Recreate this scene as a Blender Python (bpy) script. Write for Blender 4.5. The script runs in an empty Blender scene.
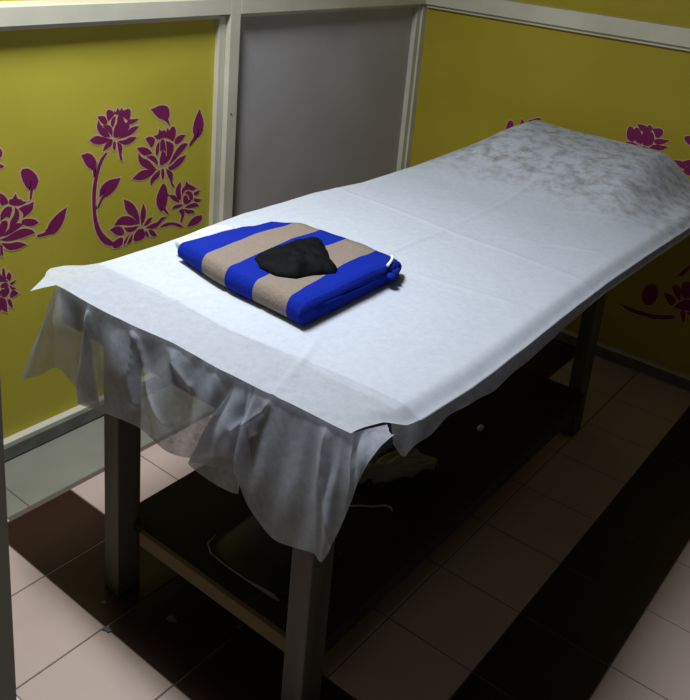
import bpy, bmesh, math, random
from mathutils import Vector, Matrix, noise
C = bpy.context.collection
PI = math.pi

# ---------------------------------------------------------------- camera
cd = bpy.data.cameras.new('camera'); cam = bpy.data.objects.new('camera', cd); C.objects.link(cam)
rows = [[0.791423, -0.2629179, 0.5518367], [0.6047084, 0.204843, -0.7696539], [0.0893159, 0.9428221, 0.3211061]]
M = Matrix(((*rows[0], 0), (*rows[1], 0), (*rows[2], 1.6), (0, 0, 0, 1)))
cam.matrix_world = M
cd.sensor_width = 36; cd.lens = 44.7473; cd.shift_x = -0.026; cd.shift_y = -0.21234
cd.clip_start = .02
bpy.context.scene.camera = cam

# ---------------------------------------------------------------- light and exposure
sc = bpy.context.scene
sc.view_settings.view_transform = 'Standard'; sc.view_settings.look = 'None'
sc.view_settings.gamma = 1; sc.view_settings.use_curve_mapping = False
sc.view_settings.exposure = 0.0
w = bpy.data.worlds.new('world'); sc.world = w; w.use_nodes = True
w.node_tree.nodes['Background'].inputs[0].default_value = (.95, .93, .9, 1)
w.node_tree.nodes['Background'].inputs[1].default_value = .018
def area(name, loc, target, sx, sy, power, col):
    l = bpy.data.lights.new(name, 'AREA'); l.shape = 'RECTANGLE'; l.size = sx; l.size_y = sy; l.energy = power; l.color = col
    o = bpy.data.objects.new(name, l); C.objects.link(o); o.location = loc
    o.rotation_euler = (Vector(target) - Vector(loc)).to_track_quat('-Z', 'Y').to_euler()
    return o
tube_light = area('ceiling_tube_light', (-1.45, 1.04, 2.45), (-1.30, 1.42, 0), .5, .2, 33, (.86, .93, 1))
tube_light.data.spread = math.radians(140)
area('warm_fill_light', (-.3, .15, 2.3), (-1.3, .8, 0), .3, .3, 1.2, (1, .90, .74))  # added weak warm fill towards the left wall, source unseen

# ---------------------------------------------------------------- helpers
def mat(name, col, rough=.6, metal=0, spec=.4):
    m = bpy.data.materials.new(name); m.use_nodes = True
    b = m.node_tree.nodes['Principled BSDF']
    b.inputs['Base Color'].default_value = (*col, 1); b.inputs['Roughness'].default_value = rough
    b.inputs['Metallic'].default_value = metal; b.inputs['Specular IOR Level'].default_value = spec
    return m
def noisy(name, c1, c2, scale=6, rough=.6, metal=0, spec=.4, stretch=(1, 1, 1), bump=0, bscale=None, lo=.35, hi=.65, detail=5):
    m = mat(name, c1, rough, metal, spec); n = m.node_tree.nodes; L = m.node_tree.links
    tc = n.new('ShaderNodeTexCoord'); mp = n.new('ShaderNodeMapping'); mp.inputs['Scale'].default_value = stretch
    L.new(tc.outputs['Object'], mp.inputs[0])
    nz = n.new('ShaderNodeTexNoise'); nz.inputs['Scale'].default_value = scale; nz.inputs['Detail'].default_value = detail
    L.new(mp.outputs[0], nz.inputs['Vector'])
    cr = n.new('ShaderNodeValToRGB'); cr.color_ramp.elements[0].position = lo; cr.color_ramp.elements[1].position = hi
    cr.color_ramp.elements[0].color = (*c1, 1); cr.color_ramp.elements[1].color = (*c2, 1)
    L.new(nz.outputs[0], cr.inputs[0]); L.new(cr.outputs[0], n['Principled BSDF'].inputs['Base Color'])
    if bump:
        n2 = n.new('ShaderNodeTexNoise'); n2.inputs['Scale'].default_value = bscale or scale * 8; n2.inputs['Detail'].default_value = 4
        L.new(mp.outputs[0], n2.inputs['Vector'])
        bp = n.new('ShaderNodeBump'); bp.inputs['Strength'].default_value = bump; bp.inputs['Distance'].default_value = .004
        L.new(n2.outputs[0], bp.inputs['Height']); L.new(bp.outputs[0], n['Principled BSDF'].inputs['Normal'])
    return m
def srgb(r, g, b):
    f = lambda v: (v / 255 / 12.92) if v < 10.3 else ((v / 255 + .055) / 1.055) ** 2.4
    return (f(r), f(g), f(b))
def obj(name, bm, mats, parent=None, smooth=False):
    me = bpy.data.meshes.new(name); bm.normal_update(); bm.to_mesh(me); bm.free()
    for m in (mats if isinstance(mats, (list, tuple)) else [mats]): me.materials.append(m)
    if smooth:
        for p in me.polygons: p.use_smooth = True
    o = bpy.data.objects.new(name, me); C.objects.link(o)
    if parent: o.parent = parent
    return o
def tag(o, label, cat, group=None):
    o['label'] = label; o['category'] = cat
    if group: o['group'] = group
    return o
def struct(o): o['kind'] = 'structure'; return o
def empty(name, loc=(0, 0, 0)):
    o = bpy.data.objects.new(name, None); C.objects.link(o); o.location = loc; return o
def bx(bm, lo, hi, bevel=0, mi=0):
    vs = [bm.verts.new((x, y, z)) for x in (lo[0], hi[0]) for y in (lo[1], hi[1]) for z in (lo[2], hi[2])]
    fs = [bm.faces.new([vs[i] for i in q]) for q in ((0, 1, 3, 2), (4, 6, 7, 5), (0, 4, 5, 1), (2, 3, 7, 6), (0, 2, 6, 4), (1, 5, 7, 3))]
    for f in fs: f.material_index = mi
    if bevel:
        es = set(e for f in fs for e in f.edges)
        r = bmesh.ops.bevel(bm, geom=list(es), offset=bevel, segments=2, affect='EDGES', profile=.5)
        for f in r['faces']: f.material_index = mi
def box(name, lo, hi, m, parent=None, bevel=0):
    bm = bmesh.new(); bx(bm, lo, hi, bevel); return obj(name, bm, m, parent)
def grid(nx, ny, fn):
    bm = bmesh.new(); V = [[bm.verts.new(fn(i / nx, j / ny)) for i in range(nx + 1)] for j in range(ny + 1)]
    for j in range(ny):
        for i in range(nx): bm.faces.new((V[j][i], V[j][i + 1], V[j + 1][i + 1], V[j + 1][i]))
    return bm
def tube(bm, pts, rad, seg=8):
    pts = [Vector(p) for p in pts]; rings = []
    for i, p in enumerate(pts):
        d = (pts[min(i + 1, len(pts) - 1)] - pts[max(i - 1, 0)]).normalized()
        a = d.orthogonal().normalized() if abs(d.z) > .95 else d.cross(Vector((0, 0, 1))).normalized()
        b = d.cross(a); r = rad[i] if isinstance(rad, (list, tuple)) else rad
        rings.append([bm.verts.new(p + (a * math.cos(t * 2 * PI / seg) + b * math.sin(t * 2 * PI / seg)) * r) for t in range(seg)])
    for i in range(len(rings) - 1):
        for t in range(seg): bm.faces.new((rings[i][t], rings[i][(t + 1) % seg], rings[i + 1][(t + 1) % seg], rings[i + 1][t]))
    bm.faces.new(rings[0][::-1]); bm.faces.new(rings[-1])
def ss(a, b, x):
    t = min(1, max(0, (x - a) / (b - a))); return t * t * (3 - 2 * t)
def lerp(a, b, t): return a + (b - a) * t
def table(keys, x):
    if x <= keys[0][0]: return keys[0][1]
    for (a, va), (b, vb) in zip(keys, keys[1:]):
        if x <= b: return lerp(va, vb, (x - a) / (b - a))
    return keys[-1][1]
def catmull(P, t):
    n = len(P) - 1; i = min(int(t), n - 1); u = t - i
    p0, p1, p2, p3 = P[max(i - 1, 0)], P[i], P[i + 1], P[min(i + 2, n)]
    m1, m2 = (p2 - p0) * .42, (p3 - p1) * .42
    return p1 * (2 * u**3 - 3 * u**2 + 1) + m1 * (u**3 - 2 * u**2 + u) + p2 * (-2 * u**3 + 3 * u**2) + m2 * (u**3 - u**2)
def nz(x, y, z=0, s=1): return noise.noise(Vector((x * s, y * s, z * s)))

# ---------------------------------------------------------------- materials
yellow = noisy('yellow laminate', srgb(178, 164, 54), srgb(187, 173, 60), 3, .55, spec=.25)
grey_lam = noisy('grey laminate', srgb(166, 161, 160), srgb(176, 170, 169), 4, .55, spec=.25)
alu = noisy('aged painted aluminium', srgb(190, 184, 164), srgb(204, 199, 180), 5, .45, .0, .5, stretch=(1, 1, 1))
alu_dark = noisy('grimy aluminium', srgb(92, 92, 84), srgb(112, 112, 102), 14, .55, .0, .4)
plum = mat('plum vinyl', srgb(122, 32, 84), .55, spec=.25)
peach = mat('pale vinyl outline', srgb(205, 172, 128), .6, spec=.2)
grout = mat('grout', srgb(92, 78, 70), .9)
tile_pink = noisy('dusty pink tile', srgb(180, 157, 147), srgb(190, 168, 157), 2.2, .45, spec=.35)
tile_red = noisy('maroon tile', srgb(38, 19, 13), srgb(45, 23, 16), 5, .4, spec=.3)
tile_grey = noisy('grey border tile', srgb(122, 120, 107), srgb(132, 130, 116), 5, .5, spec=.3)
grout_pale = mat('pale filler', srgb(190, 184, 176), .9)
wood = noisy('dark stained wood', srgb(40, 34, 30), srgb(60, 52, 44), 7, .6, stretch=(1, 1, .12), spec=.3, bump=.25)
wood_leg = noisy('dark stained leg wood', srgb(60, 57, 50), srgb(88, 84, 74), 16, .55, stretch=(1, 1, .08), spec=.35, bump=.25)
ply = noisy('dark board', srgb(32, 27, 24), srgb(44, 38, 33), 6, .7, stretch=(1, .15, 1), spec=.15)
rail_wood = noisy('brown rail wood', srgb(96, 82, 60), srgb(112, 96, 70), 10, .65, stretch=(.15, 1, 1), spec=.2)
rexine = mat('black rexine', srgb(38, 38, 42), .5, spec=.3)
black_cloth = noisy('black nylon', srgb(6, 6, 8), srgb(14, 15, 17), 40, .75, spec=.08, bump=.3, bscale=90)
black_plastic = mat('black plastic', srgb(20, 20, 22), .5)
grey_trim = mat('grey edging', srgb(140, 140, 138), .6)
white_cord = mat('off white cord', srgb(200, 198, 190), .6)
scrap_mat = mat('white paper', srgb(225, 225, 225), .8)
poly = noisy('olive grey plastic film', srgb(150, 148, 122), srgb(178, 175, 150), 12, .4, spec=.4)

def nonwoven(name, alpha, col, stain=False, through=.3, vary=.07):
    m = bpy.data.materials.new(name); m.use_nodes = True; n = m.node_tree.nodes; L = m.node_tree.links
    n.remove(n['Principled BSDF'])
    tc = n.new('ShaderNodeTexCoord')
    nf = n.new('ShaderNodeTexNoise'); nf.inputs['Scale'].default_value = 60; nf.inputs['Detail'].default_value = 6; nf.inputs['Roughness'].default_value = .75
    L.new(tc.outputs['Object'], nf.inputs['Vector'])
    mr = n.new('ShaderNodeMapRange'); mr.inputs[1].default_value = .3; mr.inputs[2].default_value = .7
    mr.inputs[3].default_value = alpha - vary; mr.inputs[4].default_value = min(1, alpha + vary)
    L.new(nf.outputs[0], mr.inputs[0])
    d = n.new('ShaderNodeBsdfDiffuse'); tl = n.new('ShaderNodeBsdfTranslucent'); tr = n.new('ShaderNodeBsdfTransparent')
    d.inputs[0].default_value = (*col, 1); tl.inputs[0].default_value = (*col, 1)
    if stain:      # damp, grubby mottling over the head end
        sx = n.new('ShaderNodeSeparateXYZ'); L.new(tc.outputs['Object'], sx.inputs[0])
        s1 = n.new('ShaderNodeTexNoise'); s1.inputs['Scale'].default_value = 26; s1.inputs['Detail'].default_value = 5; s1.inputs['Roughness'].default_value = .65
        L.new(tc.outputs['Object'], s1.inputs['Vector'])
        a = n.new('ShaderNodeMapRange'); a.inputs[1].default_value = .44; a.inputs[2].default_value = .78; L.new(s1.outputs[0], a.inputs[0])
        yy = n.new('ShaderNodeMapRange'); yy.interpolation_type = 'SMOOTHSTEP'; yy.inputs[1].default_value = 2.3; yy.inputs[2].default_value = 2.6; L.new(sx.outputs[1], yy.inputs[0])
        mu = n.new('ShaderNodeMath'); mu.operation = 'MULTIPLY'; L.new(a.outputs[0], mu.inputs[0]); L.new(yy.outputs[0], mu.inputs[1])
        mx = n.new('ShaderNodeMix'); mx.data_type = 'RGBA'; mx.inputs[6].default_value = (*col, 1); mx.inputs[7].default_value = (*srgb(150, 142, 130), 1)
        L.new(mu.outputs[0], mx.inputs[0]); L.new(mx.outputs[2], d.inputs[0]); L.new(mx.outputs[2], tl.inputs[0])
    bp = n.new('ShaderNodeBump'); bp.inputs['Strength'].default_value = .2; bp.inputs['Distance'].default_value = .003
    nb = n.new('ShaderNodeTexNoise'); nb.inputs['Scale'].default_value = 24; nb.inputs['Detail'].default_value = 5
    L.new(tc.outputs['Object'], nb.inputs['Vector']); L.new(nb.outputs[0], bp.inputs['Height']); L.new(bp.outputs[0], d.inputs['Normal'])
    m1 = n.new('ShaderNodeMixShader'); m1.inputs[0].default_value = through; L.new(d.outputs[0], m1.inputs[1]); L.new(tl.outputs[0], m1.inputs[2])
    m2 = n.new('ShaderNodeMixShader'); L.new(mr.outputs[0], m2.inputs[0]); L.new(tr.outputs[0], m2.inputs[1]); L.new(m1.outputs[0], m2.inputs[2])
    L.new(m2.outputs[0], n['Material Output'].inputs[0])
    return m
sheet_thick = nonwoven('white nonwoven', .66, srgb(226, 229, 237), True)
sheet_thin = nonwoven('thin white nonwoven', .76, srgb(202, 206, 218), False, .5, .15)

# ---------------------------------------------------------------- setting
XW, XP, YW, YP = -1.992, -2.03, 3.085, 3.115
T = .2319
bm = bmesh.new()
bx(bm, (-2.3, -2.0, -.05), (1.6, 3.4, -.0015), 0, 3)
def tile(x0, x1, y0, y1, mi):
    g = .0014; z = random.Random(int(x0 * 991 + y0 * 7919)).uniform(-.0003, .0003)
    b = .0012
    lo = [bm.verts.new(v) for v in ((x0 + g, y0 + g, -.0016), (x1 - g, y0 + g, -.0016), (x1 - g, y1 - g, -.0016), (x0 + g, y1 - g, -.0016))]
    up = [bm.verts.new(v) for v in ((x0 + g + b, y0 + g + b, z), (x1 - g - b, y0 + g + b, z), (x1 - g - b, y1 - g - b, z), (x0 + g + b, y1 - g - b, z))]
    for k in range(4):
        f = bm.faces.new((lo[k], lo[(k + 1) % 4], up[(k + 1) % 4], up[k])); f.material_index = mi
    f = bm.faces.new(up); f.material_index = mi
X0, Y0 = -1.766, .971
for i in range(-0, 14):
    for j in range(-12, 10):
        x0 = X0 + i * T; y0 = Y0 + j * T
        y1 = min(y0 + T, YW + .05)
        red = (j == 0 and i < 6) or (i == 5 and j >= 0) or (i == 2 and j > 0)
        tile(x0, x0 + T, y0, y1, 1 if red else 0)
for j in range(-6, 7):
    tile(-2.06, X0 - .014, 1.087 + j * .85, 1.087 + (j + 1) * .85, 2)
bx(bm, (X0 - .014, .66, -.0015), (X0 - .001, 1.02, .0006), 0, 4)
floor = struct(obj('floor', bm, [tile_pink, tile_red, tile_grey, grout, grout_pale]))

ZB, ZT = .046, 1.238          # bottom and top of the lower panels
YPOST0, YPOST1 = 1.974, 2.018
bm = bmesh.new()
bx(bm, (XP - .03, -1.2, 0), (XP, 1.99, 1.26)); bx(bm, (XP - .09, -1.2, 1.26), (XP - .055, 3.2, 2.3))
wl = struct(obj('wall_left', bm, yellow))
bm = bmesh.new(); bx(bm, (XP - .03, 1.99, 0), (XP, 3.15, 1.26)); obj('grey_panel', bm, grey_lam, wl)
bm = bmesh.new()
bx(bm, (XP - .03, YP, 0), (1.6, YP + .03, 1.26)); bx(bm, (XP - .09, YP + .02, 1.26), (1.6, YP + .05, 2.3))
wr = struct(obj('wall_back', bm, noisy('shaded yellow laminate', srgb(160, 143, 40), srgb(168, 150, 46), 3, .55, spec=.2)))  # left wall's yellow, darkened in the colour to stand in for dimmer light

def trim(name, boxes, m, bevel=.0015):
    bm = bmesh.new()
    for lo, hi in boxes: bx(bm, lo, hi, bevel)
    return struct(obj(name, bm, m))
# top rails with the stepped glazing bead underneath
trim('trim_1', [((XP - .055, -1.2, ZT), (XW, YPOST0, 1.287)), ((XP - .005, -1.2, 1.224), (XP + .016, 1.948, ZT + .004))], alu)
trim('trim_2', [((XP - .055, YPOST1 + .0015, ZT), (XW, YW + .02, 1.287)), ((XP - .005, YPOST1, 1.224), (XP + .016, 3.06, ZT + .004))], alu)
# post between yellow and grey panels, and the bead on its yellow side
trim('trim_3', [((XP - .055, YPOST0, .0), (XW, YPOST1, 1.2875))], alu)
trim('trim_4', [((XP - .005, 1.946, ZB), (XP + .018, 1.9725, 1.232))], alu)
# corner post
trim('trim_5', [((XP - .02, 3.058, 0), (-2.008, YP + .01, 1.2385)), ((-2.02, 3.084, 0), (-1.999, YP + .008, 1.2385))], alu)
trim('trim_6', [((XP - .02, YW, ZT), (1.6, YP + .03, 1.30)), ((XW, YP - .016, 1.224), (1.6, YP + .005, ZT + .004))], alu)
trim('baseboard_left', [((XP - .02, -1.2, .004), (XW, YPOST0, ZB))], alu_dark)
bl = trim('trim_7', [((XP - .005, -1.2, ZB - .002), (XW - .012, YPOST0, ZB + .006))], alu)
trim('trim_8', [((XP - .02, YPOST1, .004), (XW, 3.05, ZB + .006))], alu_dark)
trim('baseboard_back', [((XW + .002, YW, .004), (1.6, YP + .01, .042))], alu_dark)
trim('trim_9', [((XW + .002, YW + .004, .0415), (1.6, YP + .006, .047))], alu)
# screw on the post
bm = bmesh.new(); bmesh.ops.create_cone(bm, cap_ends=True, segments=12, radius1=.004, radius2=.003, depth=.003, matrix=Matrix.Translation((XW + .001, 1.992, .916)) @ Matrix.Rotation(PI / 2, 4, 'Y'))
obj('screw', bm, alu_dark, bpy.data.objects['trim_3'])
# door jamb at the entrance of the cubicle
bm = bmesh.new(); bx(bm, (-.575, .262, 0), (-.5225, .301, 2.2), .002); bx(bm, (-.524, .268, 0), (-.5185, .2965, 2.2), .001)
jm = struct(obj('door_1', bm, noisy('grey green aluminium', srgb(196, 202, 194), srgb(208, 214, 206), 9, .45, spec=.5, stretch=(1, 1, .1))))

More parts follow.
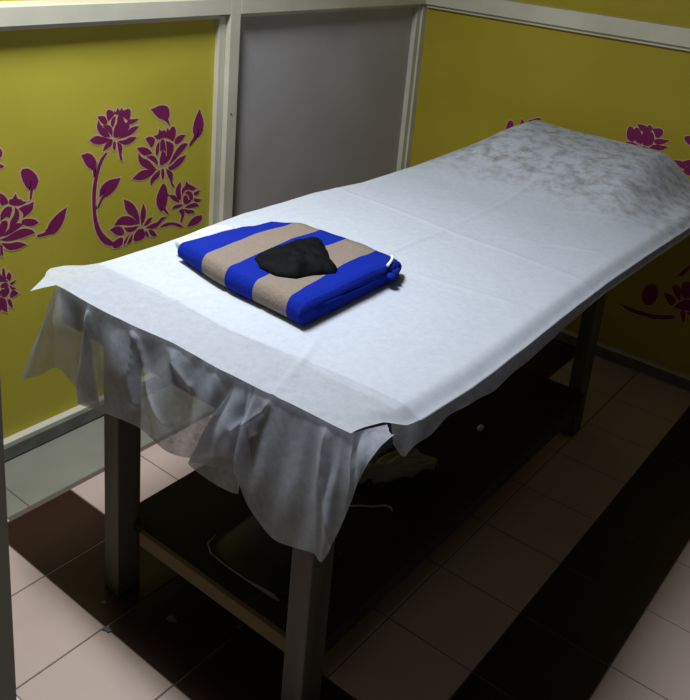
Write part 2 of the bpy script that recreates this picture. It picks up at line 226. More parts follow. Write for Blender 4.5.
# stencilled flowers on the panels
DEC = [["L","flower_decal",[[[1.5,0.964],[1.52,0.963],[1.528,0.954],[1.532,0.939],[1.52,0.939],[1.508,0.95]],[[1.529,0.978],[1.545,0.978],[1.557,0.963],[1.546,0.956],[1.535,0.947],[1.531,0.96]],[[1.557,0.965],[1.555,0.974],[1.561,0.967],[1.569,0.98],[1.574,0.969],[1.583,0.978],[1.587,0.968],[1.609,0.975],[1.616,0.96],[1.608,0.939],[1.598,0.945],[1.589,0.953],[1.577,0.961]],[[1.602,0.932],[1.608,0.941],[1.622,0.939],[1.643,0.939],[1.632,0.931],[1.614,0.927],[1.598,0.929]],[[1.569,0.957],[1.577,0.958],[1.587,0.95],[1.593,0.932],[1.614,0.923],[1.599,0.906],[1.577,0.894],[1.555,0.894],[1.553,0.908],[1.56,0.93],[1.566,0.932]],[[1.543,0.938],[1.55,0.954],[1.56,0.956],[1.557,0.939],[1.55,0.927]],[[1.501,0.952],[1.51,0.935],[1.531,0.919],[1.541,0.899],[1.521,0.902],[1.505,0.915],[1.496,0.934]],[[1.517,0.936],[1.537,0.934],[1.549,0.922],[1.549,0.898],[1.538,0.915]],[[1.643,0.915],[1.63,0.902],[1.608,0.892],[1.567,0.889],[1.586,0.894],[1.611,0.912],[1.627,0.916]],[[1.472,0.899],[1.492,0.909],[1.515,0.901],[1.549,0.889],[1.533,0.885],[1.506,0.882],[1.485,0.888]],[[1.635,0.882],[1.621,0.871],[1.599,0.866],[1.583,0.872],[1.57,0.881],[1.592,0.879],[1.614,0.887]],[[1.549,0.886],[1.546,0.872],[1.527,0.865],[1.517,0.86],[1.523,0.876],[1.533,0.882]],[[1.553,0.882],[1.561,0.88],[1.559,0.859],[1.555,0.856],[1.551,0.866]],[[1.567,0.879],[1.583,0.866],[1.584,0.855],[1.58,0.84],[1.584,0.82],[1.577,0.824],[1.573,0.846],[1.569,0.863]]]],["L","flower_decal",[[[1.64,0.847],[1.659,0.848],[1.68,0.84],[1.697,0.823],[1.67,0.82],[1.655,0.83]],[[1.672,0.873],[1.689,0.877],[1.708,0.866],[1.703,0.851],[1.693,0.841],[1.683,0.857]],[[1.704,0.876],[1.72,0.877],[1.724,0.894],[1.732,0.885],[1.745,0.89],[1.749,0.879],[1.757,0.894],[1.761,0.883],[1.779,0.898],[1.79,0.882],[1.788,0.863],[1.78,0.847],[1.764,0.86],[1.74,0.867],[1.72,0.862]],[[1.785,0.841],[1.79,0.856],[1.809,0.863],[1.829,0.86],[1.817,0.846],[1.797,0.836]],[[1.839,0.829],[1.822,0.812],[1.798,0.793],[1.762,0.771],[1.77,0.781],[1.785,0.805],[1.805,0.828],[1.826,0.834]],[[1.834,0.793],[1.819,0.772],[1.791,0.757],[1.77,0.755],[1.762,0.764],[1.782,0.772],[1.802,0.787]],[[1.728,0.856],[1.738,0.861],[1.746,0.852],[1.752,0.82],[1.745,0.825],[1.737,0.831],[1.729,0.824]],[[1.751,0.853],[1.768,0.845],[1.781,0.838],[1.782,0.818],[1.767,0.791],[1.755,0.784],[1.73,0.777],[1.727,0.795],[1.733,0.815],[1.737,0.826],[1.747,0.815],[1.754,0.8],[1.757,0.813]],[[1.715,0.846],[1.724,0.855],[1.723,0.819],[1.713,0.814],[1.711,0.83]],[[1.676,0.815],[1.697,0.816],[1.715,0.802],[1.72,0.78],[1.698,0.8]],[[1.646,0.832],[1.655,0.814],[1.682,0.803],[1.71,0.772],[1.683,0.774],[1.655,0.792],[1.644,0.813]],[[1.624,0.755],[1.652,0.773],[1.679,0.772],[1.714,0.768],[1.691,0.75],[1.656,0.744]],[[1.728,0.762],[1.726,0.743],[1.707,0.734],[1.693,0.72],[1.691,0.737],[1.706,0.753]],[[1.734,0.765],[1.744,0.763],[1.746,0.739],[1.74,0.73],[1.735,0.741]],[[1.754,0.761],[1.779,0.746],[1.781,0.726],[1.778,0.71],[1.788,0.698],[1.778,0.7],[1.771,0.721],[1.758,0.744]]]],["L","flower_decal",[[[1.591,0.694],[1.62,0.678],[1.639,0.652],[1.649,0.623],[1.65,0.601],[1.628,0.631],[1.599,0.653]],[[1.665,0.665],[1.675,0.637],[1.671,0.611],[1.658,0.595],[1.653,0.632]],[[1.556,0.62],[1.575,0.64],[1.601,0.639],[1.624,0.627],[1.646,0.603],[1.609,0.607],[1.586,0.616]],[[1.541,0.609],[1.56,0.614],[1.58,0.609],[1.593,0.589],[1.584,0.58],[1.563,0.587]],[[1.592,0.603],[1.616,0.597],[1.644,0.595],[1.632,0.583],[1.605,0.585]],[[1.668,0.593],[1.683,0.61],[1.699,0.611],[1.692,0.596],[1.676,0.591]],[[1.676,0.583],[1.704,0.589],[1.722,0.588],[1.736,0.602],[1.759,0.599],[1.743,0.594],[1.726,0.579],[1.708,0.571]],[[1.656,0.584],[1.668,0.578],[1.674,0.552],[1.652,0.547],[1.628,0.548],[1.63,0.57],[1.642,0.582]],[[1.678,0.572],[1.688,0.55],[1.682,0.548],[1.672,0.566]],[[1.686,0.573],[1.704,0.567],[1.719,0.546],[1.704,0.546],[1.692,0.558]],[[1.548,0.564],[1.571,0.573],[1.588,0.572],[1.584,0.546],[1.552,0.545]],[[1.594,0.562],[1.611,0.577],[1.597,0.551],[1.59,0.545]],[[1.624,0.575],[1.621,0.55],[1.603,0.546],[1.611,0.561]]]],["L","leaf_decal",[[[1.743,0.717],[1.757,0.699],[1.762,0.669],[1.757,0.644],[1.751,0.63],[1.768,0.607],[1.763,0.608],[1.745,0.627],[1.737,0.633],[1.735,0.663],[1.732,0.664],[1.733,0.637],[1.736,0.626],[1.731,0.627],[1.718,0.649],[1.717,0.675],[1.729,0.699]]]],["L","flower_decal",[[[1.767,0.671],[1.79,0.666],[1.802,0.652],[1.813,0.637],[1.787,0.649]],[[1.781,0.623],[1.795,0.632],[1.824,0.627],[1.814,0.619]],[[1.794,0.68],[1.801,0.696],[1.813,0.706],[1.817,0.69],[1.812,0.682],[1.82,0.648],[1.809,0.647],[1.798,0.664]],[[1.834,0.687],[1.839,0.703],[1.849,0.69],[1.871,0.679],[1.881,0.671],[1.868,0.666],[1.849,0.676],[1.827,0.673],[1.824,0.656],[1.82,0.68]],[[1.872,0.658],[1.899,0.66],[1.89,0.648],[1.876,0.648]],[[1.875,0.637],[1.904,0.627],[1.897,0.621],[1.875,0.627]],[[1.851,0.62],[1.881,0.621],[1.897,0.608],[1.866,0.607],[1.836,0.614]],[[1.832,0.609],[1.874,0.595],[1.877,0.587],[1.844,0.591]],[[1.81,0.608],[1.825,0.614],[1.835,0.599],[1.83,0.582],[1.821,0.566],[1.817,0.568],[1.824,0.593]],[[1.834,0.664],[1.849,0.67],[1.867,0.656],[1.869,0.634],[1.854,0.64],[1.85,0.656]],[[1.831,0.657],[1.846,0.651],[1.846,0.639],[1.862,0.633],[1.851,0.626],[1.832,0.627],[1.827,0.646]]]],["L","stem_decal",[[[1.732,0.571],[1.753,0.578],[1.782,0.575],[1.812,0.562],[1.831,0.547],[1.812,0.553],[1.782,0.569],[1.757,0.569]]]],["L","leaf_decal",[[[1.912,0.569],[1.911,0.554],[1.892,0.544],[1.865,0.543],[1.849,0.547],[1.864,0.565],[1.887,0.572]]]],["L","leaf_decal",[[[1.692,0.961],[1.732,0.97],[1.759,0.96],[1.764,0.93],[1.755,0.926],[1.767,0.9],[1.758,0.909],[1.746,0.921],[1.719,0.932]]]],["L","leaf_decal",[[[1.887,0.936],[1.908,0.892],[1.901,0.858],[1.885,0.844],[1.888,0.879],[1.884,0.88],[1.878,0.847],[1.851,0.822],[1.846,0.825],[1.87,0.852],[1.86,0.868],[1.868,0.905]]]],["L","leaf_decal",[[[1.444,0.859],[1.471,0.862],[1.494,0.834],[1.488,0.812],[1.485,0.792],[1.482,0.794],[1.482,0.815],[1.476,0.833],[1.473,0.833],[1.478,0.814],[1.462,0.822]]]],["L","leaf_decal",[[[1.577,0.765],[1.562,0.736],[1.533,0.719],[1.517,0.718],[1.499,0.688],[1.495,0.69],[1.511,0.721],[1.529,0.743],[1.526,0.745],[1.503,0.723],[1.505,0.748],[1.533,0.767]]]],["L","stem_decal",[[[1.53,0.852],[1.509,0.824],[1.495,0.778],[1.489,0.737],[1.488,0.68],[1.497,0.635],[1.516,0.597],[1.557,0.559],[1.544,0.555],[1.511,0.576],[1.489,0.615],[1.48,0.667],[1.478,0.739],[1.487,0.786],[1.504,0.832],[1.523,0.851]]]],["L","leaf_decal",[[[1.253,0.852],[1.28,0.85],[1.306,0.816],[1.296,0.79],[1.286,0.791],[1.281,0.762],[1.277,0.763],[1.28,0.79],[1.286,0.824],[1.282,0.824],[1.276,0.794],[1.27,0.797],[1.256,0.826]]]],["L","leaf_decal",[[[1.391,0.713],[1.379,0.671],[1.353,0.644],[1.333,0.647],[1.299,0.647],[1.296,0.652],[1.325,0.655],[1.354,0.673],[1.352,0.676],[1.327,0.66],[1.334,0.678],[1.359,0.699]]]],["L","leaf_decal",[[[1.197,0.918],[1.202,0.91],[1.2,0.9],[1.193,0.894],[1.175,0.905],[1.165,0.92],[1.183,0.924]],[[1.192,0.878],[1.204,0.871],[1.198,0.867],[1.189,0.871]]]],["L","flower_decal",[[[1.191,0.797],[1.204,0.787],[1.213,0.769],[1.209,0.765],[1.19,0.765]],[[1.184,0.765],[1.165,0.765],[1.161,0.769],[1.17,0.787],[1.183,0.797]],[[1.214,0.764],[1.218,0.776],[1.225,0.772],[1.235,0.786],[1.24,0.769],[1.251,0.768],[1.253,0.761],[1.266,0.758],[1.253,0.753],[1.232,0.755]],[[1.142,0.755],[1.121,0.753],[1.108,0.758],[1.121,0.761],[1.123,0.768],[1.134,0.769],[1.139,0.786],[1.149,0.772],[1.156,0.776],[1.16,0.764]],[[1.244,0.743],[1.256,0.747],[1.273,0.748],[1.287,0.752],[1.283,0.731],[1.268,0.721],[1.254,0.716],[1.258,0.727]],[[1.116,0.727],[1.12,0.716],[1.106,0.721],[1.091,0.731],[1.087,0.752],[1.101,0.748],[1.118,0.747],[1.13,0.743]],[[1.251,0.708],[1.268,0.708],[1.289,0.701],[1.299,0.69],[1.285,0.685],[1.267,0.688],[1.25,0.7]],[[1.124,0.7],[1.107,0.688],[1.089,0.685],[1.075,0.69],[1.085,0.701],[1.106,0.708],[1.123,0.708]],[[1.232,0.749],[1.242,0.737],[1.243,0.717],[1.234,0.706],[1.213,0.694],[1.217,0.713],[1.231,0.73]],[[1.143,0.73],[1.157,0.713],[1.161,0.694],[1.14,0.706],[1.131,0.717],[1.132,0.737],[1.142,0.749]],[[1.187,0.668],[1.205,0.67],[1.232,0.68],[1.253,0.683],[1.277,0.674],[1.287,0.663],[1.263,0.66],[1.225,0.657],[1.198,0.662]],[[1.176,0.662],[1.149,0.657],[1.111,0.66],[1.087,0.663],[1.097,0.674],[1.121,0.683],[1.142,0.68],[1.169,0.67],[1.187,0.668]],[[1.192,0.677],[1.22,0.699],[1.237,0.703],[1.254,0.696],[1.233,0.686],[1.212,0.678]],[[1.162,0.678],[1.141,0.686],[1.12,0.696],[1.137,0.703],[1.154,0.699],[1.182,0.677]],[[1.189,0.657],[1.211,0.649],[1.238,0.648],[1.26,0.634],[1.234,0.629],[1.207,0.633]],[[1.167,0.633],[1.14,0.629],[1.114,0.634],[1.136,0.648],[1.163,0.649],[1.185,0.657]],[[1.184,0.655],[1.189,0.641],[1.186,0.625],[1.183,0.621]],[[1.191,0.621],[1.188,0.625],[1.185,0.641],[1.19,0.655]],[[1.19,0.742],[1.206,0.757],[1.225,0.752],[1.214,0.724],[1.208,0.732],[1.189,0.723]],[[1.185,0.723],[1.166,0.732],[1.16,0.724],[1.149,0.752],[1.168,0.757],[1.184,0.742]],[[1.187,0.717],[1.206,0.719],[1.208,0.702],[1.196,0.682],[1.186,0.678]],[[1.188,0.678],[1.178,0.682],[1.166,0.702],[1.168,0.719],[1.187,0.717]]]],["L","flower_decal",[[[1.186,0.558],[1.188,0.582],[1.192,0.582],[1.194,0.558],[1.197,0.549]],[[1.161,0.549],[1.164,0.558],[1.166,0.582],[1.17,0.582],[1.172,0.558]],[[1.197,0.554],[1.205,0.566],[1.213,0.555],[1.207,0.541]],[[1.151,0.541],[1.145,0.555],[1.153,0.566],[1.161,0.554]],[[1.208,0.533],[1.225,0.537],[1.214,0.526]],[[1.144,0.526],[1.133,0.537],[1.15,0.533]],[[1.206,0.526],[1.224,0.513],[1.213,0.512]],[[1.145,0.512],[1.134,0.513],[1.152,0.526]],[[1.208,0.504],[1.216,0.511],[1.23,0.496],[1.218,0.491],[1.205,0.49]],[[1.153,0.49],[1.14,0.491],[1.128,0.496],[1.142,0.511],[1.15,0.504]],[[1.198,0.487],[1.207,0.484],[1.212,0.46],[1.203,0.467]],[[1.155,0.467],[1.146,0.46],[1.151,0.484],[1.16,0.487]],[[1.177,0.499],[1.192,0.489],[1.194,0.478],[1.195,0.451],[1.183,0.46],[1.176,0.473]],[[1.182,0.473],[1.175,0.46],[1.163,0.451],[1.164,0.478],[1.166,0.489],[1.181,0.499]],[[1.18,0.569],[1.186,0.555],[1.202,0.54],[1.189,0.546],[1.179,0.547]],[[1.179,0.547],[1.169,0.546],[1.156,0.54],[1.172,0.555],[1.178,0.569]],[[1.181,0.538],[1.197,0.539],[1.202,0.527],[1.193,0.527],[1.181,0.528]],[[1.177,0.528],[1.165,0.527],[1.156,0.527],[1.161,0.539],[1.177,0.538]],[[1.179,0.522],[1.191,0.52],[1.193,0.525],[1.203,0.521],[1.204,0.508],[1.195,0.498],[1.182,0.5]],[[1.176,0.5],[1.163,0.498],[1.154,0.508],[1.155,0.521],[1.165,0.525],[1.167,0.52],[1.179,0.522]]]],["R","flower_decal",[[[-1.064,0.876],[-1.068,0.908],[-1.058,0.921],[-1.044,0.905],[-1.036,0.874],[-1.047,0.867]],[[-1.045,0.909],[-1.035,0.921],[-1.02,0.908],[-1.01,0.868],[-1.031,0.871]],[[-1.033,0.932],[-1.015,0.934],[-0.998,0.928],[-0.992,0.939],[-0.98,0.932],[-0.987,0.918],[-1.015,0.912]],[[-1.013,0.904],[-0.995,0.914],[-0.972,0.913],[-0.967,0.878],[-0.985,0.865],[-1.004,0.867]],[[-0.977,0.928],[-0.945,0.936],[-0.941,0.916],[-0.958,0.9],[-0.967,0.918]],[[-0.962,0.894],[-0.916,0.9],[-0.932,0.885],[-0.959,0.879]],[[-0.962,0.873],[-0.915,0.876],[-0.935,0.86],[-0.975,0.857]],[[-1.004,0.857],[-0.971,0.855],[-0.941,0.849],[-0.976,0.822],[-1.02,0.836]],[[-1.063,0.859],[-1.034,0.862],[-1.011,0.851],[-1.034,0.841]]]],["R","flower_decal",[[[-0.862,0.924],[-0.844,0.932],[-0.817,0.933],[-0.819,0.904],[-0.838,0.904],[-0.851,0.911]],[[-0.88,0.833],[-0.859,0.836],[-0.843,0.832],[-0.831,0.813],[-0.851,0.816]],[[-0.844,0.838],[-0.823,0.849],[-0.803,0.848],[-0.811,0.83],[-0.829,0.825]],[[-0.836,0.82],[-0.806,0.823],[-0.778,0.818],[-0.804,0.795],[-0.836,0.799]],[[-0.858,0.81],[-0.84,0.802],[-0.832,0.78],[-0.85,0.792]]]],["R","leaf_decal",[[[-1.559,0.793],[-1.553,0.83],[-1.539,0.837],[-1.528,0.818],[-1.542,0.786]],[[-1.499,0.831],[-1.496,0.85],[-1.485,0.841],[-1.486,0.827]],[[-1.464,0.853],[-1.432,0.868],[-1.421,0.873],[-1.419,0.859],[-1.45,0.842]]]],["R","leaf_decal",[[[-0.885,0.274],[-0.892,0.301],[-0.882,0.338],[-0.858,0.356],[-0.84,0.333],[-0.838,0.301],[-0.855,0.271],[-0.863,0.301],[-0.866,0.3],[-0.859,0.27],[-0.871,0.264]]]],["R","stem_decal",[[[-0.977,0.236],[-0.924,0.228],[-0.869,0.23],[-0.825,0.234],[-0.759,0.258],[-0.757,0.25],[-0.822,0.222],[-0.871,0.218],[-0.927,0.218]]]],["R","flower_decal",[[[-0.811,0.332],[-0.787,0.333],[-0.766,0.317],[-0.779,0.293],[-0.801,0.314]],[[-0.791,0.37],[-0.775,0.38],[-0.759,0.367],[-0.755,0.326],[-0.776,0.342]],[[-0.759,0.385],[-0.746,0.404],[-0.719,0.399],[-0.712,0.355],[-0.745,0.334]],[[-0.766,0.293],[-0.746,0.324],[-0.715,0.34],[-0.699,0.303],[-0.74,0.293]],[[-0.742,0.283],[-0.726,0.289],[-0.722,0.247],[-0.733,0.258]],[[-0.714,0.396],[-0.689,0.414],[-0.671,0.388],[-0.689,0.354],[-0.706,0.357]],[[-0.706,0.334],[-0.676,0.354],[-0.651,0.354],[-0.673,0.318]],[[-0.717,0.287],[-0.682,0.305],[-0.663,0.293],[-0.694,0.277]]]],["R","leaf_decal",[[[-0.775,0.42],[-0.763,0.445],[-0.746,0.466],[-0.731,0.474],[-0.745,0.46],[-0.754,0.443],[-0.764,0.421]]]]]
def smooth_poly(P, it=1):
    for _ in range(it):
        Q = []
        for i in range(len(P)):
            a, b, c = P[i - 1], P[i], P[(i + 1) % len(P)]
            v1 = (a - b); v2 = (c - b)
            if v1.length < 1e-6 or v2.length < 1e-6: continue
            if v1.angle(v2) < 1.25: Q.append(b)              # keep pointed tips
            else: Q += [b + v1 * .25, b + v2 * .25]
        P = Q
    return P
def offset_poly(P, d):
    area2 = sum(P[i - 1].x * P[i].y - P[i].x * P[i - 1].y for i in range(len(P)))
    s = 1 if area2 > 0 else -1; out = []
    for i in range(len(P)):
        a, b, c = P[i - 1], P[i], P[(i + 1) % len(P)]
        e1 = (b - a).normalized(); e2 = (c - b).normalized()
        n1 = Vector((e1.y, -e1.x)); n2 = Vector((e2.y, -e2.x)); nn = n1 + n2
        if nn.length < .3: nn = n1
        nn = nn.normalized(); k = min(1.8, 1 / max(.4, nn.dot(n1)))
        out.append(b + nn * d * k * s)
    return out
for wall, kind, polys in DEC:
    bm = bmesh.new(); d = .0058
    def add(P, off, mi):
        if wall == 'L': vs = [bm.verts.new((XP + off, v.x, v.y)) for v in P]
        else: vs = [bm.verts.new((v.x, YP - off, v.y)) for v in P]
        try: f = bm.faces.new(vs)
        except ValueError: return
        f.normal_update()
        if (f.normal.x < 0 and wall == 'L') or (f.normal.y > 0 and wall == 'R'): f.normal_flip()
        f.material_index = mi
    for i, P in enumerate(polys):
        P = smooth_poly([Vector(q) for q in P])
        add(offset_poly(P, d), .0006 + .00002 * i, 0); add(offset_poly(P, .0012 if wall == 'L' else .0034), .0013 + .00002 * i, 1)
    bmesh.ops.triangulate(bm, faces=bm.faces[:])
    obj(kind, bm, [peach, plum], wl if wall == 'L' else wr)

# ---------------------------------------------------------------- massage table
tb = empty('massage_table', (-1.1, 1.8, 0))
tag(tb, 'dark wooden massage table with low shelf under a white disposable sheet', 'massage table')
def part(name, bm, m, smooth=False, parent=None):
    o = obj(name, bm, m, parent or tb, smooth)
    if parent is None: o.matrix_parent_inverse = Matrix.Translation(tb.location).inverted()
    return o
def leg(x0, x1, y0, y1):
    bm = bmesh.new(); bx(bm, (x0, y0, 0), (x1, y1, .69), .003); part('leg', bm, wood_leg)
leg(-1.403, -1.353, 1.045, 1.110); leg(-.838, -.785, 1.045, 1.110)
leg(-.882, -.838, 2.475, 2.545); leg(-1.403, -1.353, 2.44, 2.51)
bm = bmesh.new(); bx(bm, (-1.46, 1.03, .675), (-.74, 2.98, .735), .004); part('frame', bm, wood)
bm = bmesh.new(); bx(bm, (-1.495, 1.0, .685), (-.70, 3.0, .780), .014)
part('mattress', bm, rexine, True)
bm = bmesh.new(); bx(bm, (-1.40, 1.0905, .165), (-.815, 2.45, .188), .002); part('shelf', bm, ply)
bm = bmesh.new(); bx(bm, (-1.318, 1.078, .150), (-.85, 1.090, .1885), .002); part('front_rail', bm, rail_wood)
bm = bmesh.new(); bx(bm, (-.842, 1.111, .12), (-.815, 2.44, .164), .002); part('side_rail', bm, wood)
bm = bmesh.new(); bx(bm, (-1.40, 1.111, .12), (-1.37, 2.44, .164), .002); part('side_rail', bm, wood)
# ---- head cushion under the sheet
def bump(x, y):
    xp = ss(-1.56, -1.36, x) * (1 - ss(-.90, -.72, x))
    return .098 * xp * ss(2.28, 2.86, y) + .008 * xp * ss(2.6, 2.9, y) * (math.exp(-((x + 1.36) / .08)**2))
def cush(u, v):
    x = lerp(-1.46, -.76, u); y = lerp(2.3, 2.985, v)
    return (x, y, .781 + max(0, bump(x, y) - .006) * (1 - ss(2.95, 2.985, y)))
part('head_cushion', grid(30, 30, cush), rexine, True)

# ---------------------------------------------------------------- sheets
R1 = random.Random(3)
FRONT = [(0, .937), (.03, .965), (.06, .988), (.2, .982), (.35, .985), (.5, .994), (.65, .990), (.8, .994), (.92, .999), (.97, .999), (1, 1.0)]
def xl(y): return table([(.937, -1.50), (1.022, -1.556), (1.063, -1.557), (1.103, -1.545), (1.3, -1.548), (1.6, -1.575), (1.9, -1.572), (2.1, -1.548), (2.6, -1.546), (3.04, -1.535)], y)
def xr(y): return table([(.99, -.698), (1.0, -.698), (1.075, -.684), (1.10, -.655), (1.157, -.650), (1.3, -.642), (1.5, -.645), (1.7, -.652), (2.0, -.658), (2.3, -.655), (2.6, -.648), (3.04, -.66)], y)
CREASE = [((-1.52, 1.98), (-.66, 1.90)), ((-1.10, 1.15), (-1.12, 2.6)), ((-.90, 1.25), (-.72, 1.42)), ((-1.0, 1.62), (-.70, 1.66)), ((-.98, 2.02), (-.74, 2.12)), ((-.95, 2.36), (-.78, 2.44)), ((-1.30, 1.0), (-1.18, 1.3)), ((-.86, .99), (-.95, 1.24))]
def sheet_z(x, y):
    z = .789 + bump(x, y)
    # roll over the long edges
    z -= .020 * ss(.70, 0, -x) * 0
    er = x - xr(y); el = xl(y) - x
    z -= .017 * ss(-.045, 0, er) ** 1.5 * ss(1.0, 1.15, y)
    z -= .024 * ss(-.05, 0, el) ** 1.5 * ss(1.0, 1.2, y)
    z -= .05 * ss(2.985, 3.04, y)
    z += .0022 * nz(x, y, 3, 5) + .0012 * nz(x, y, 7, 14)
    for (ax, ay), (bx_, by) in CREASE:
        dx, dy = bx_ - ax, by - ay; l2 = dx * dx + dy * dy
        t = min(1, max(0, ((x - ax) * dx + (y - ay) * dy) / l2)); wob = .012 * nz(x, y, ax, 4)
        dd = math.hypot(x - ax - dx * t + wob, y - ay - dy * t + wob)
        z += .0044 * math.exp(-(dd / .006)**2) * (.4 + .6 * math.sin(PI * min(1, max(0, t))))
    return z
def top_layer(front, dz):
    def f(u, v):
        y0 = table(front, u); vv = v
        y = lerp(y0, 3.04, vv); x = lerp(xl(y), xr(y), u)
        if dz == 0 and y < 1.0 and u < .1: z_add = -.006 * (1 - u / .1)
        else: z_add = 0
        # the overhanging front lip dips a little
        lip = ss(1.03, .97, y) * .003 if dz == 0 else 0
        return (x, y, sheet_z(x, y) + dz + z_add - lip)
    return f
top = obj('disposable_sheet', grid(150, 340, top_layer(FRONT, 0)), sheet_thick, None, True)
tag(top, 'white disposable nonwoven sheet spread flat over the massage table top', 'sheet')
INNER = [(0, 1.116), (.25, 1.126), (.5, 1.108), (.8, 1.135), (1, 1.14)]
obj('inner_layer', grid(60, 140, top_layer(INNER, -.003)), sheet_thick, top, True)

# thin sheet hanging down over the foot end: top edge point (x, y, z), bottom edge point
KEY = [((-1.515, 1.02), (-1.64, 0.99, 0.487)), ((-1.5, 1.005), (-1.545, 0.982, 0.543)), ((-1.485, 0.992), (-1.467, 0.976, 0.596)), ((-1.43, 0.992), (-1.398, 0.982, 0.564)), ((-1.37, 0.99), (-1.341, 0.99, 0.552)), ((-1.375, 0.984), (-1.398, 0.976, 0.538)), ((-1.35, 0.984), (-1.301, 0.97, 0.563)), ((-1.27, 0.985), (-1.189, 0.967, 0.583)), ((-1.16, 0.986), (-1.115, 0.968, 0.568)), ((-1.06, 0.988), (-1.06, 0.967, 0.578)), ((-0.99, 0.988), (-0.997, 0.966, 0.608)), ((-0.955, 0.99), (-0.95, 0.968, 0.633)), ((-0.915, 0.991), (-0.894, 0.976, 0.629)), ((-0.925, 0.992), (-0.893, 0.978, 0.616)), ((-0.945, 0.994), (-1.057, 0.982, 0.56)), ((-0.94, 0.994), (-0.993, 0.983, 0.547)), ((-0.92, 0.993), (-0.923, 0.981, 0.56)), ((-0.905, 0.986), (-0.919, 0.963, 0.623)), ((-0.87, 0.986), (-0.878, 0.961, 0.569)), ((-0.83, 0.986), (-0.814, 0.958, 0.538)), ((-0.79, 0.988), (-0.758, 0.956, 0.551)), ((-0.76, 0.99), (-0.719, 0.955, 0.564)), ((-0.735, 0.992), (-0.7, 0.954, 0.558)), ((-0.715, 0.998), (-0.685, 0.962, 0.598)), ((-0.7, 1.01), (-0.669, 0.978, 0.68)), ((-0.695, 1.02), (-0.666, 0.986, 0.712)), ((-0.69, 1.035), (-0.657, 1.0, 0.752)), ((-0.685, 1.055), (-0.651, 1.03, 0.776)), ((-0.68, 1.08), (-0.649, 1.06, 0.783))]
def front_y(x): return table(FRONT, (x + 1.515) / .82)
TOP = [Vector((a[0], max(a[1], front_y(a[0]) + .005), min(.784, sheet_z(*a) - .004))) for a, b in KEY]; BOT = [Vector(b) for a, b in KEY]
RIDGES = [[(-1.245, 0.807), (-1.203, 0.742), (-1.161, 0.674), (-1.109, 0.628)], [(-1.139, 0.8), (-1.111, 0.755), (-1.06, 0.725)], [(-0.848, 0.829), (-0.868, 0.781), (-0.937, 0.714), (-1.013, 0.665)], [(-0.859, 0.809), (-0.878, 0.751), (-0.936, 0.694)], [(-0.75, 0.784), (-0.732, 0.698), (-0.687, 0.601)], [(-0.666, 0.807), (-0.646, 0.762), (-0.635, 0.738)], [(-0.781, 0.788), (-0.796, 0.723)], [(-1.358, 0.813), (-1.367, 0.743)], [(-1.227, 0.797), (-1.221, 0.691), (-1.203, 0.632)], [(-0.943, 0.826), (-0.894, 0.816), (-0.849, 0.832)]]
def ridge(x, z):
    s = 0
    for k, r in enumerate(RIDGES):
        best = 9
        for (ax, az), (bx_, bz) in zip(r, r[1:]):
            dx, dz = bx_ - ax, bz - az; q = min(1, max(0, ((x - ax) * dx + (z - az) * dz) / (dx * dx + dz * dz)))
            best = min(best, math.hypot(x - ax - dx * q, z - az - dz * q))
        s += (0 if k in (2, 6, 9) else .008) * math.exp(-best / .009) 
    return s
NK = len(KEY) - 1
def drape(u, v):
    t = u * NK; a = catmull(TOP, t); b = catmull(BOT, t)
    p = a.lerp(b, v)
    p.y -= .008 * math.sin(PI * v)
    q = math.sin(PI * v)
    calm = 1 - .65 * ss(17, 19, t)
    p.y += (.006 * math.sin(t * 4.3 + 2.0 * v) + .012 * nz(t * .6, v * 1.3, 5)) * q * calm
    p.y += .0035 * nz(p.x * 45, v * 3, 2) * calm * ss(.30, .05, v) * ss(0, .04, v)     # small gathers under the edge
    p.y -= ridge(p.x, p.z) * ss(0, .1, v)
    p.x += .006 * nz(t * 1.2, v * 3, 9) * math.sin(PI * v)
    return p
bm = grid(520, 70, drape)
hang = obj('bed_sheet', bm, sheet_thin, None, True)
tag(hang, 'thin see-through white sheet hanging over the foot end of the massage table', 'sheet')
def under(u, v):
    y = lerp(1.118, 2.98, v); x = lerp(-1.515, -.69, u); return (x, y, sheet_z(x, y) - .0065)
obj('flat_panel', grid(40, 120, under), sheet_thin, hang, True)
# hem that shows below the long right-hand edge
def hem(u, v):
    y = lerp(1.085, 2.95, u); x = xr(y); z0 = sheet_z(x, y) - .002
    d = table([(1.085, .03), (1.10, .058), (1.14, .036), (1.19, .024), (1.24, .022), (1.4, .034), (1.6, .03), (1.9, .016), (2.2, .018), (2.95, .014)], y)
    d *= 1 + .2 * nz(y, 0, 4, 9)
    return (x - .004 + .012 * v + .004 * math.sin(y * 60) * v * (1 - ss(1.1, 1.4, y)), y - .01 * v, z0 - d * v)
obj('side_hem', grid(180, 10, hem), sheet_thin, hang, True)

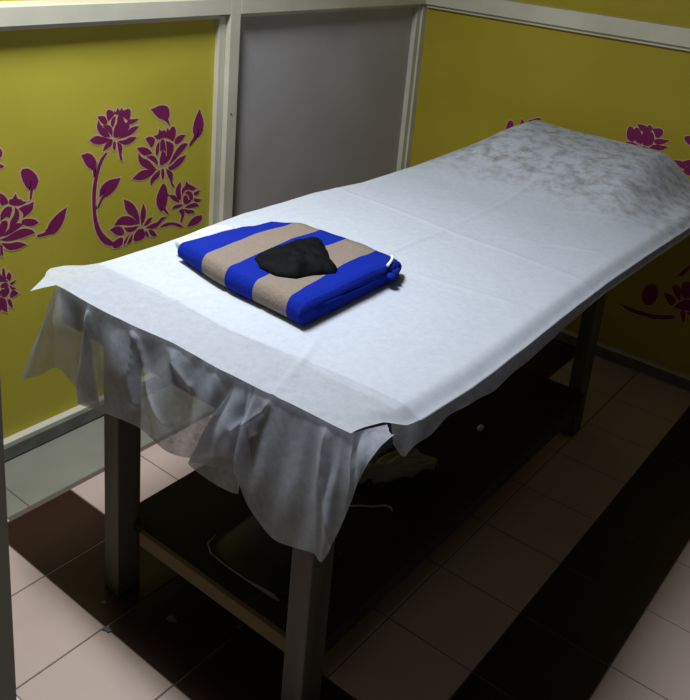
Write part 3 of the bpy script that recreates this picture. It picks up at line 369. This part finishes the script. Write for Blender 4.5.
# ---------------------------------------------------------------- folded striped towel with the black pouch
tw = empty('folded_towel', (-1.19, 1.37, .79))
tag(tw, 'folded blue and taupe striped towel lying on the white sheet', 'towel')
def stripes():
    m = mat('striped terry', (.1, .1, .5), .9, spec=.1); n = m.node_tree.nodes; L = m.node_tree.links
    tc = n.new('ShaderNodeTexCoord'); sx = n.new('ShaderNodeSeparateXYZ'); L.new(tc.outputs['UV'], sx.inputs[0])
    cr = n.new('ShaderNodeValToRGB'); cr.color_ramp.interpolation = 'CONSTANT'
    B, Tp = (*srgb(15, 36, 140), 1), (*srgb(132, 117, 106), 1)
    e = cr.color_ramp.elements; e[0].position = 0; e[0].color = B; e[1].position = .20; e[1].color = Tp
    for p_, c_ in ((.41, B), (.615, Tp), (.855, B)):
        k = e.new(p_); k.color = c_
    L.new(sx.outputs[0], cr.inputs[0])
    nn = n.new('ShaderNodeTexNoise'); nn.inputs['Scale'].default_value = 160; nn.inputs['Detail'].default_value = 3; L.new(tc.outputs['Object'], nn.inputs['Vector'])
    mr = n.new('ShaderNodeMapRange'); mr.inputs[3].default_value = .78; mr.inputs[4].default_value = 1.15; L.new(nn.outputs[0], mr.inputs[0])
    mx = n.new('ShaderNodeMix'); mx.data_type = 'RGBA'; mx.blend_type = 'MULTIPLY'; mx.inputs[0].default_value = 1
    L.new(cr.outputs[0], mx.inputs[6]); L.new(mr.outputs[0], mx.inputs[7]); L.new(mx.outputs[2], n['Principled BSDF'].inputs['Base Color'])
    bp = n.new('ShaderNodeBump'); bp.inputs['Strength'].default_value = .5; bp.inputs['Distance'].default_value = .003
    L.new(nn.outputs[0], bp.inputs['Height']); L.new(bp.outputs[0], n['Principled BSDF'].inputs['Normal'])
    return m
terry = stripes()
# closed cross-section (depth d along the fold, height h): bottom layer, front fold, top layer with the slit between them
def towel_profile():
    Pn = []
    H = .054
    Pn += [(lerp(1, .06, k / 14), 0) for k in range(15)]
    Pn += [(.06 - .06 * math.sin(a), H / 2 - H / 2 * math.cos(a)) for a in [PI * k / 10 for k in range(1, 10)]]
    Pn += [(lerp(.06, 1, k / 14), H) for k in range(15)]
    Pn += [(1.012, H - .006), (1.012, H * .56), (1.0, H * .52)]
    Pn += [(lerp(.98, .16, k / 10), H * (.48 + .20 * ss(4, 9, k))) for k in range(11)]
    Pn += [(.13, H * .56), (.15, H * .28)]
    Pn += [(lerp(.2, .98, k / 10), H * (.42 - .20 * ss(7, 1, k))) for k in range(11)]
    Pn += [(1.008, H * .40), (1.012, .006)]
    return Pn
TP = towel_profile(); NS = 80
FL, FR, BL, BR = Vector((-1.405, 1.255, 0)), Vector((-.990, 1.205, 0)), Vector((-1.385, 1.545, 0)), Vector((-1.000, 1.560, 0))
FMID = Vector((-1.27, 1.190, 0))
def towel_pt(s, d, h):
    fr = FL.lerp(FR, s); fr.y -= .016 * math.exp(-((s - .42) / .33)**2) 
    fr.x -= .0
    p = fr.lerp(BL.lerp(BR, s), d)
    p.y += (.025 * math.sin(PI * s) * d) + .008 * nz(s, d, 3, 3) * d
    z = .7925 + h * (1 + .10 * nz(s * 2, d * 2, 1) - .20 * ss(.25, 0, s) - .02 * ss(.75, 1, s) * (1 - d) - .18 * ss(.5, 1, d)) + (.0025 * nz(s, d, 9, 8) * (h / .054))
    p.z = z
    if s < .04: p.x += 0
    return p
bm = bmesh.new(); uvl = bm.loops.layers.uv.new('UVMap'); rings = []
for i in range(NS + 1):
    s = i / NS
    sq = 1 if NS - i > 1 and i > 1 else .9
    rings.append([bm.verts.new(towel_pt(s, d, .027 + (h - .027) * sq)) for d, h in TP])
sval = {}
for i, r in enumerate(rings):
    for k, v in enumerate(r): sval[v] = (i / NS, TP[k][0])
n_ = len(TP)
for i in range(NS):
    for k in range(n_): bm.faces.new((rings[i][k], rings[i][(k + 1) % n_], rings[i + 1][(k + 1) % n_], rings[i + 1][k]))
bm.faces.new(rings[0]); bm.faces.new(rings[-1][::-1])
for f in bm.faces:
    for l in f.loops:
        s, d = sval[l.vert]
        w_ = .012 * nz(d * 3, 0, 2) + .10 * (d - .45)
        l[uvl].uv = (min(.999, max(.001, s + w_)), d)
bmesh.ops.triangulate(bm, faces=[f for f in bm.faces if len(f.verts) > 4])
bmesh.ops.recalc_face_normals(bm, faces=bm.faces[:])
def tpart(name, bm, m, smooth=True):
    o = obj(name, bm, m, tw, smooth); o.matrix_parent_inverse = Matrix.Translation(tw.location).inverted(); return o
tpart('towel_body', bm, terry)
white_terry = noisy('white terry', srgb(232, 232, 234), srgb(245, 245, 245), 90, .9, spec=.1, bump=.4)
blue_terry = noisy('blue terry', srgb(14, 30, 120), srgb(20, 42, 150), 120, .9, spec=.1, bump=.4)
bm = bmesh.new()
pts = [towel_pt(-.040, d, .036 + .004 * nz(d, 0, 1, 4)) for d in [.05 + k / 20 for k in range(12)]]
tube(bm, pts, [.019 * (.7 + .4 * math.sin(PI * k / 11)) for k in range(12)], 10)
tpart('white_hem', bm, white_terry)
bm = bmesh.new()
tube(bm, [towel_pt(.93 + .075 * k / 7, 1.0 - .16 * (k / 7) ** 1.6, .056) for k in range(8)], .0035, 8)
tpart('white_hem', bm, white_terry)
bm = bmesh.new()
for k in range(6):
    c = towel_pt(.95 + .085 * k / 5, 1.04 - .19 * (k / 5) ** 1.6, .030)
    bmesh.ops.create_icosphere(bm, subdivisions=3, radius=.011, matrix=Matrix.Translation(c) @ Matrix.Diagonal((1, 1, .75, 1)))
tpart('scalloped_trim', bm, blue_terry)
bm = bmesh.new()
for s_ in [.53 + .03 * k for k in range(3)]:
    c = towel_pt(s_, 1.03, .034)
    bmesh.ops.create_icosphere(bm, subdivisions=3, radius=.010, matrix=Matrix.Translation(c))
tpart('scalloped_trim', bm, blue_terry)

# black pouch
OUT = [Vector(v) for v in ((-1.212, 1.300), (-1.222, 1.370), (-1.215, 1.440), (-1.207, 1.492), (-1.178, 1.495), (-1.150, 1.470), (-1.123, 1.452), (-1.092, 1.420), (-1.048, 1.392), (-1.036, 1.372), (-1.064, 1.332), (-1.078, 1.290), (-1.118, 1.270), (-1.167, 1.270))]
cen = sum(OUT, Vector((0, 0))) / len(OUT)
bm = bmesh.new(); NR, NA = 22, 112; ringsT = []
for j in range(1, NR + 1):
    r = j / NR; ring = []
    for a in range(NA):
        t = a / NA * len(OUT); P0 = OUT[int(t) % len(OUT)]; P1 = OUT[(int(t) + 1) % len(OUT)]
        e = P0.lerp(P1, t - int(t)); p = cen.lerp(e, r)
        hh = .030 * (1 - r ** 2.6) ** .6
        ang = a / NA * 2 * PI
        hh += (.0055 * nz(p.x * 26, p.y * 14, 1) + .006 * abs(nz(p.x * 16 + p.y * 9, p.y * 34 - p.x * 12, 6)) + .004 * abs(nz(p.x * 60, p.y * 60, 3)) - .002) * (1 - r ** 6) * ss(0, .2, r + .3)
        ring.append(bm.verts.new((p.x, p.y, .8440 + max(hh, -.001) + .0015 * math.sin(ang * 9) * r)))
    ringsT.append(ring)
ct = bm.verts.new((cen.x, cen.y, .8440 + .031))
for a in range(NA): bm.faces.new((ct, ringsT[0][a], ringsT[0][(a + 1) % NA]))
for j in range(NR - 1):
    for a in range(NA): bm.faces.new((ringsT[j][a], ringsT[j + 1][a], ringsT[j + 1][(a + 1) % NA], ringsT[j][(a + 1) % NA]))
low = [bm.verts.new((cen.x + (v.co.x - cen.x) * .96, cen.y + (v.co.y - cen.y) * .96, .838)) for v in ringsT[-1]]
for a in range(NA): bm.faces.new((ringsT[-1][a], low[a], low[(a + 1) % NA], ringsT[-1][(a + 1) % NA]))
bm.faces.new(low[::-1])
pouch = obj('cloth_pouch', bm, black_cloth, None, True)
tag(pouch, 'small crumpled black cloth pouch lying on the striped towel', 'pouch')

# ---------------------------------------------------------------- things on the shelf
SZ = .1885
bag = empty('tote_bag', (-1.05, 1.25, SZ)); tag(bag, 'flat black bag with a grey edge lying on the front of the low shelf', 'bag')
def bagpt(u, v):
    a = u * 2 * PI; r = v
    x = -1.045 + .125 * math.copysign(abs(math.cos(a)) ** .5, math.cos(a)) * r; y = 1.262 + .125 * math.copysign(abs(math.sin(a)) ** .5, math.sin(a)) * r
    return (x, y, SZ + .002 + .02 * (1 - r ** 4) + .004 * nz(x, y, 2, 14) * (1 - r))
bm = grid(48, 12, bagpt); bmesh.ops.remove_doubles(bm, verts=bm.verts[:], dist=.0005)
r_ = bmesh.ops.extrude_face_region(bm, geom=bm.faces[:])
for v in [g for g in r_['geom'] if isinstance(g, bmesh.types.BMVert)]: v.co.z = SZ + .0005
bmesh.ops.recalc_face_normals(bm, faces=bm.faces[:])
o = obj('bag_body', bm, black_plastic, bag, True); o.matrix_parent_inverse = Matrix.Translation(bag.location).inverted()
bm = bmesh.new()
tube(bm, [(-1.178, 1.185, SZ + .006), (-1.172, 1.155, SZ + .006), (-1.145, 1.137, SZ + .006), (-1.09, 1.133, SZ + .006), (-1.03, 1.133, SZ + .006), (-.99, 1.135, SZ + .007), (-.955, 1.137, SZ + .008), (-.935, 1.137, SZ + .006)], [.001, .0013, .0015, .0015, .0018, .0035, .005, .003], 8)
o = obj('piping', bm, grey_trim, bag, True); o.matrix_parent_inverse = Matrix.Translation(bag.location).inverted(); o['label'] = 'pale grey edge strip'
def film(u, v):
    x = lerp(-1.075, -.945, u); y = lerp(1.595, 1.765, u) + (v - .5) * .13 * math.sin(PI * min(1, .15 + u * .8))
    return (x + .012 * nz(u * 4, v * 4, 1), y + .012 * nz(u * 4, v * 4, 7), SZ + .0305 + .030 * abs(nz(u * 5, v * 6, 4)) + .020 * math.sin(PI * v) * math.sin(PI * u) - .028 * (abs(v - .5) * 2) ** 2)
bm = grid(40, 40, film)
fb = obj('plastic_bag', bm, poly, None, True); tag(fb, 'crumpled olive grey plastic bag on the low shelf behind the near right leg', 'bag')
sm = fb.modifiers.new('thickness', 'SOLIDIFY'); sm.thickness = .0015
bm = bmesh.new()
tube(bm, [(-1.03, 1.475, SZ + .003), (-1.0, 1.505, SZ + .003), (-.975, 1.525, SZ + .003), (-.955, 1.55, SZ + .003), (-.94, 1.553, SZ + .003), (-.93, 1.545, SZ + .003)], .0022, 8)
tag(obj('cord', bm, white_cord, None, True), 'short white cord lying on the dark low shelf', 'cord')
bm = bmesh.new(); bmesh.ops.create_icosphere(bm, subdivisions=3, radius=.011, matrix=Matrix.Translation((-.954, 2.017, SZ + .0095)) @ Matrix.Diagonal((.8, 1, .9, 1)))
for v in bm.verts: v.co += v.normal * .003 * nz(v.co.x, v.co.y, v.co.z, 90)
tag(obj('cotton_ball', bm, scrap_mat, None, True), 'tiny white cotton ball on the dark low shelf by the right edge', 'cotton ball')

lint = mat('grey lint', srgb(105, 105, 108), .9)
def scrap(x, y, sx, sy, seed, label, mt=lint):
    rr = random.Random(seed)
    def f(u, v):
        a = (u - .5) * sx; b = (v - .5) * sy * (.5 + .5 * math.sin(PI * min(1, u + .2)))
        return (x + a + .25 * sx * nz(u * 3, v * 3, seed), y + b + .25 * sy * nz(u * 3, v * 3, seed + 5), .0012 + .004 * abs(nz(u * 4, v * 4, seed + 2)))
    o = obj('paper_scrap', grid(12, 12, f), mt, None, True); s_ = o.modifiers.new('thickness', 'SOLIDIFY'); s_.thickness = .0006
    tag(o, label, 'litter', 'scraps of litter on the floor')
scrap(-1.207, 1.084, .026, .016, 1, 'grey paper scrap on the dark tile under the front of the table')
scrap(-1.362, 1.012, .010, .010, 2, 'tiny pale scrap on the dark tile beside the near left table leg')
scrap(-1.075, 1.173, .020, .012, 3, 'dim paper scrap under the table near the front right leg')
scrap(-1.291, .968, .020, .016, 4, 'pale crumb on the edge between the dark and pink tiles')
scrap(-1.282, .728, .035, .025, 5, 'white paper scrap on the pink floor next to the door jamb', scrap_mat)
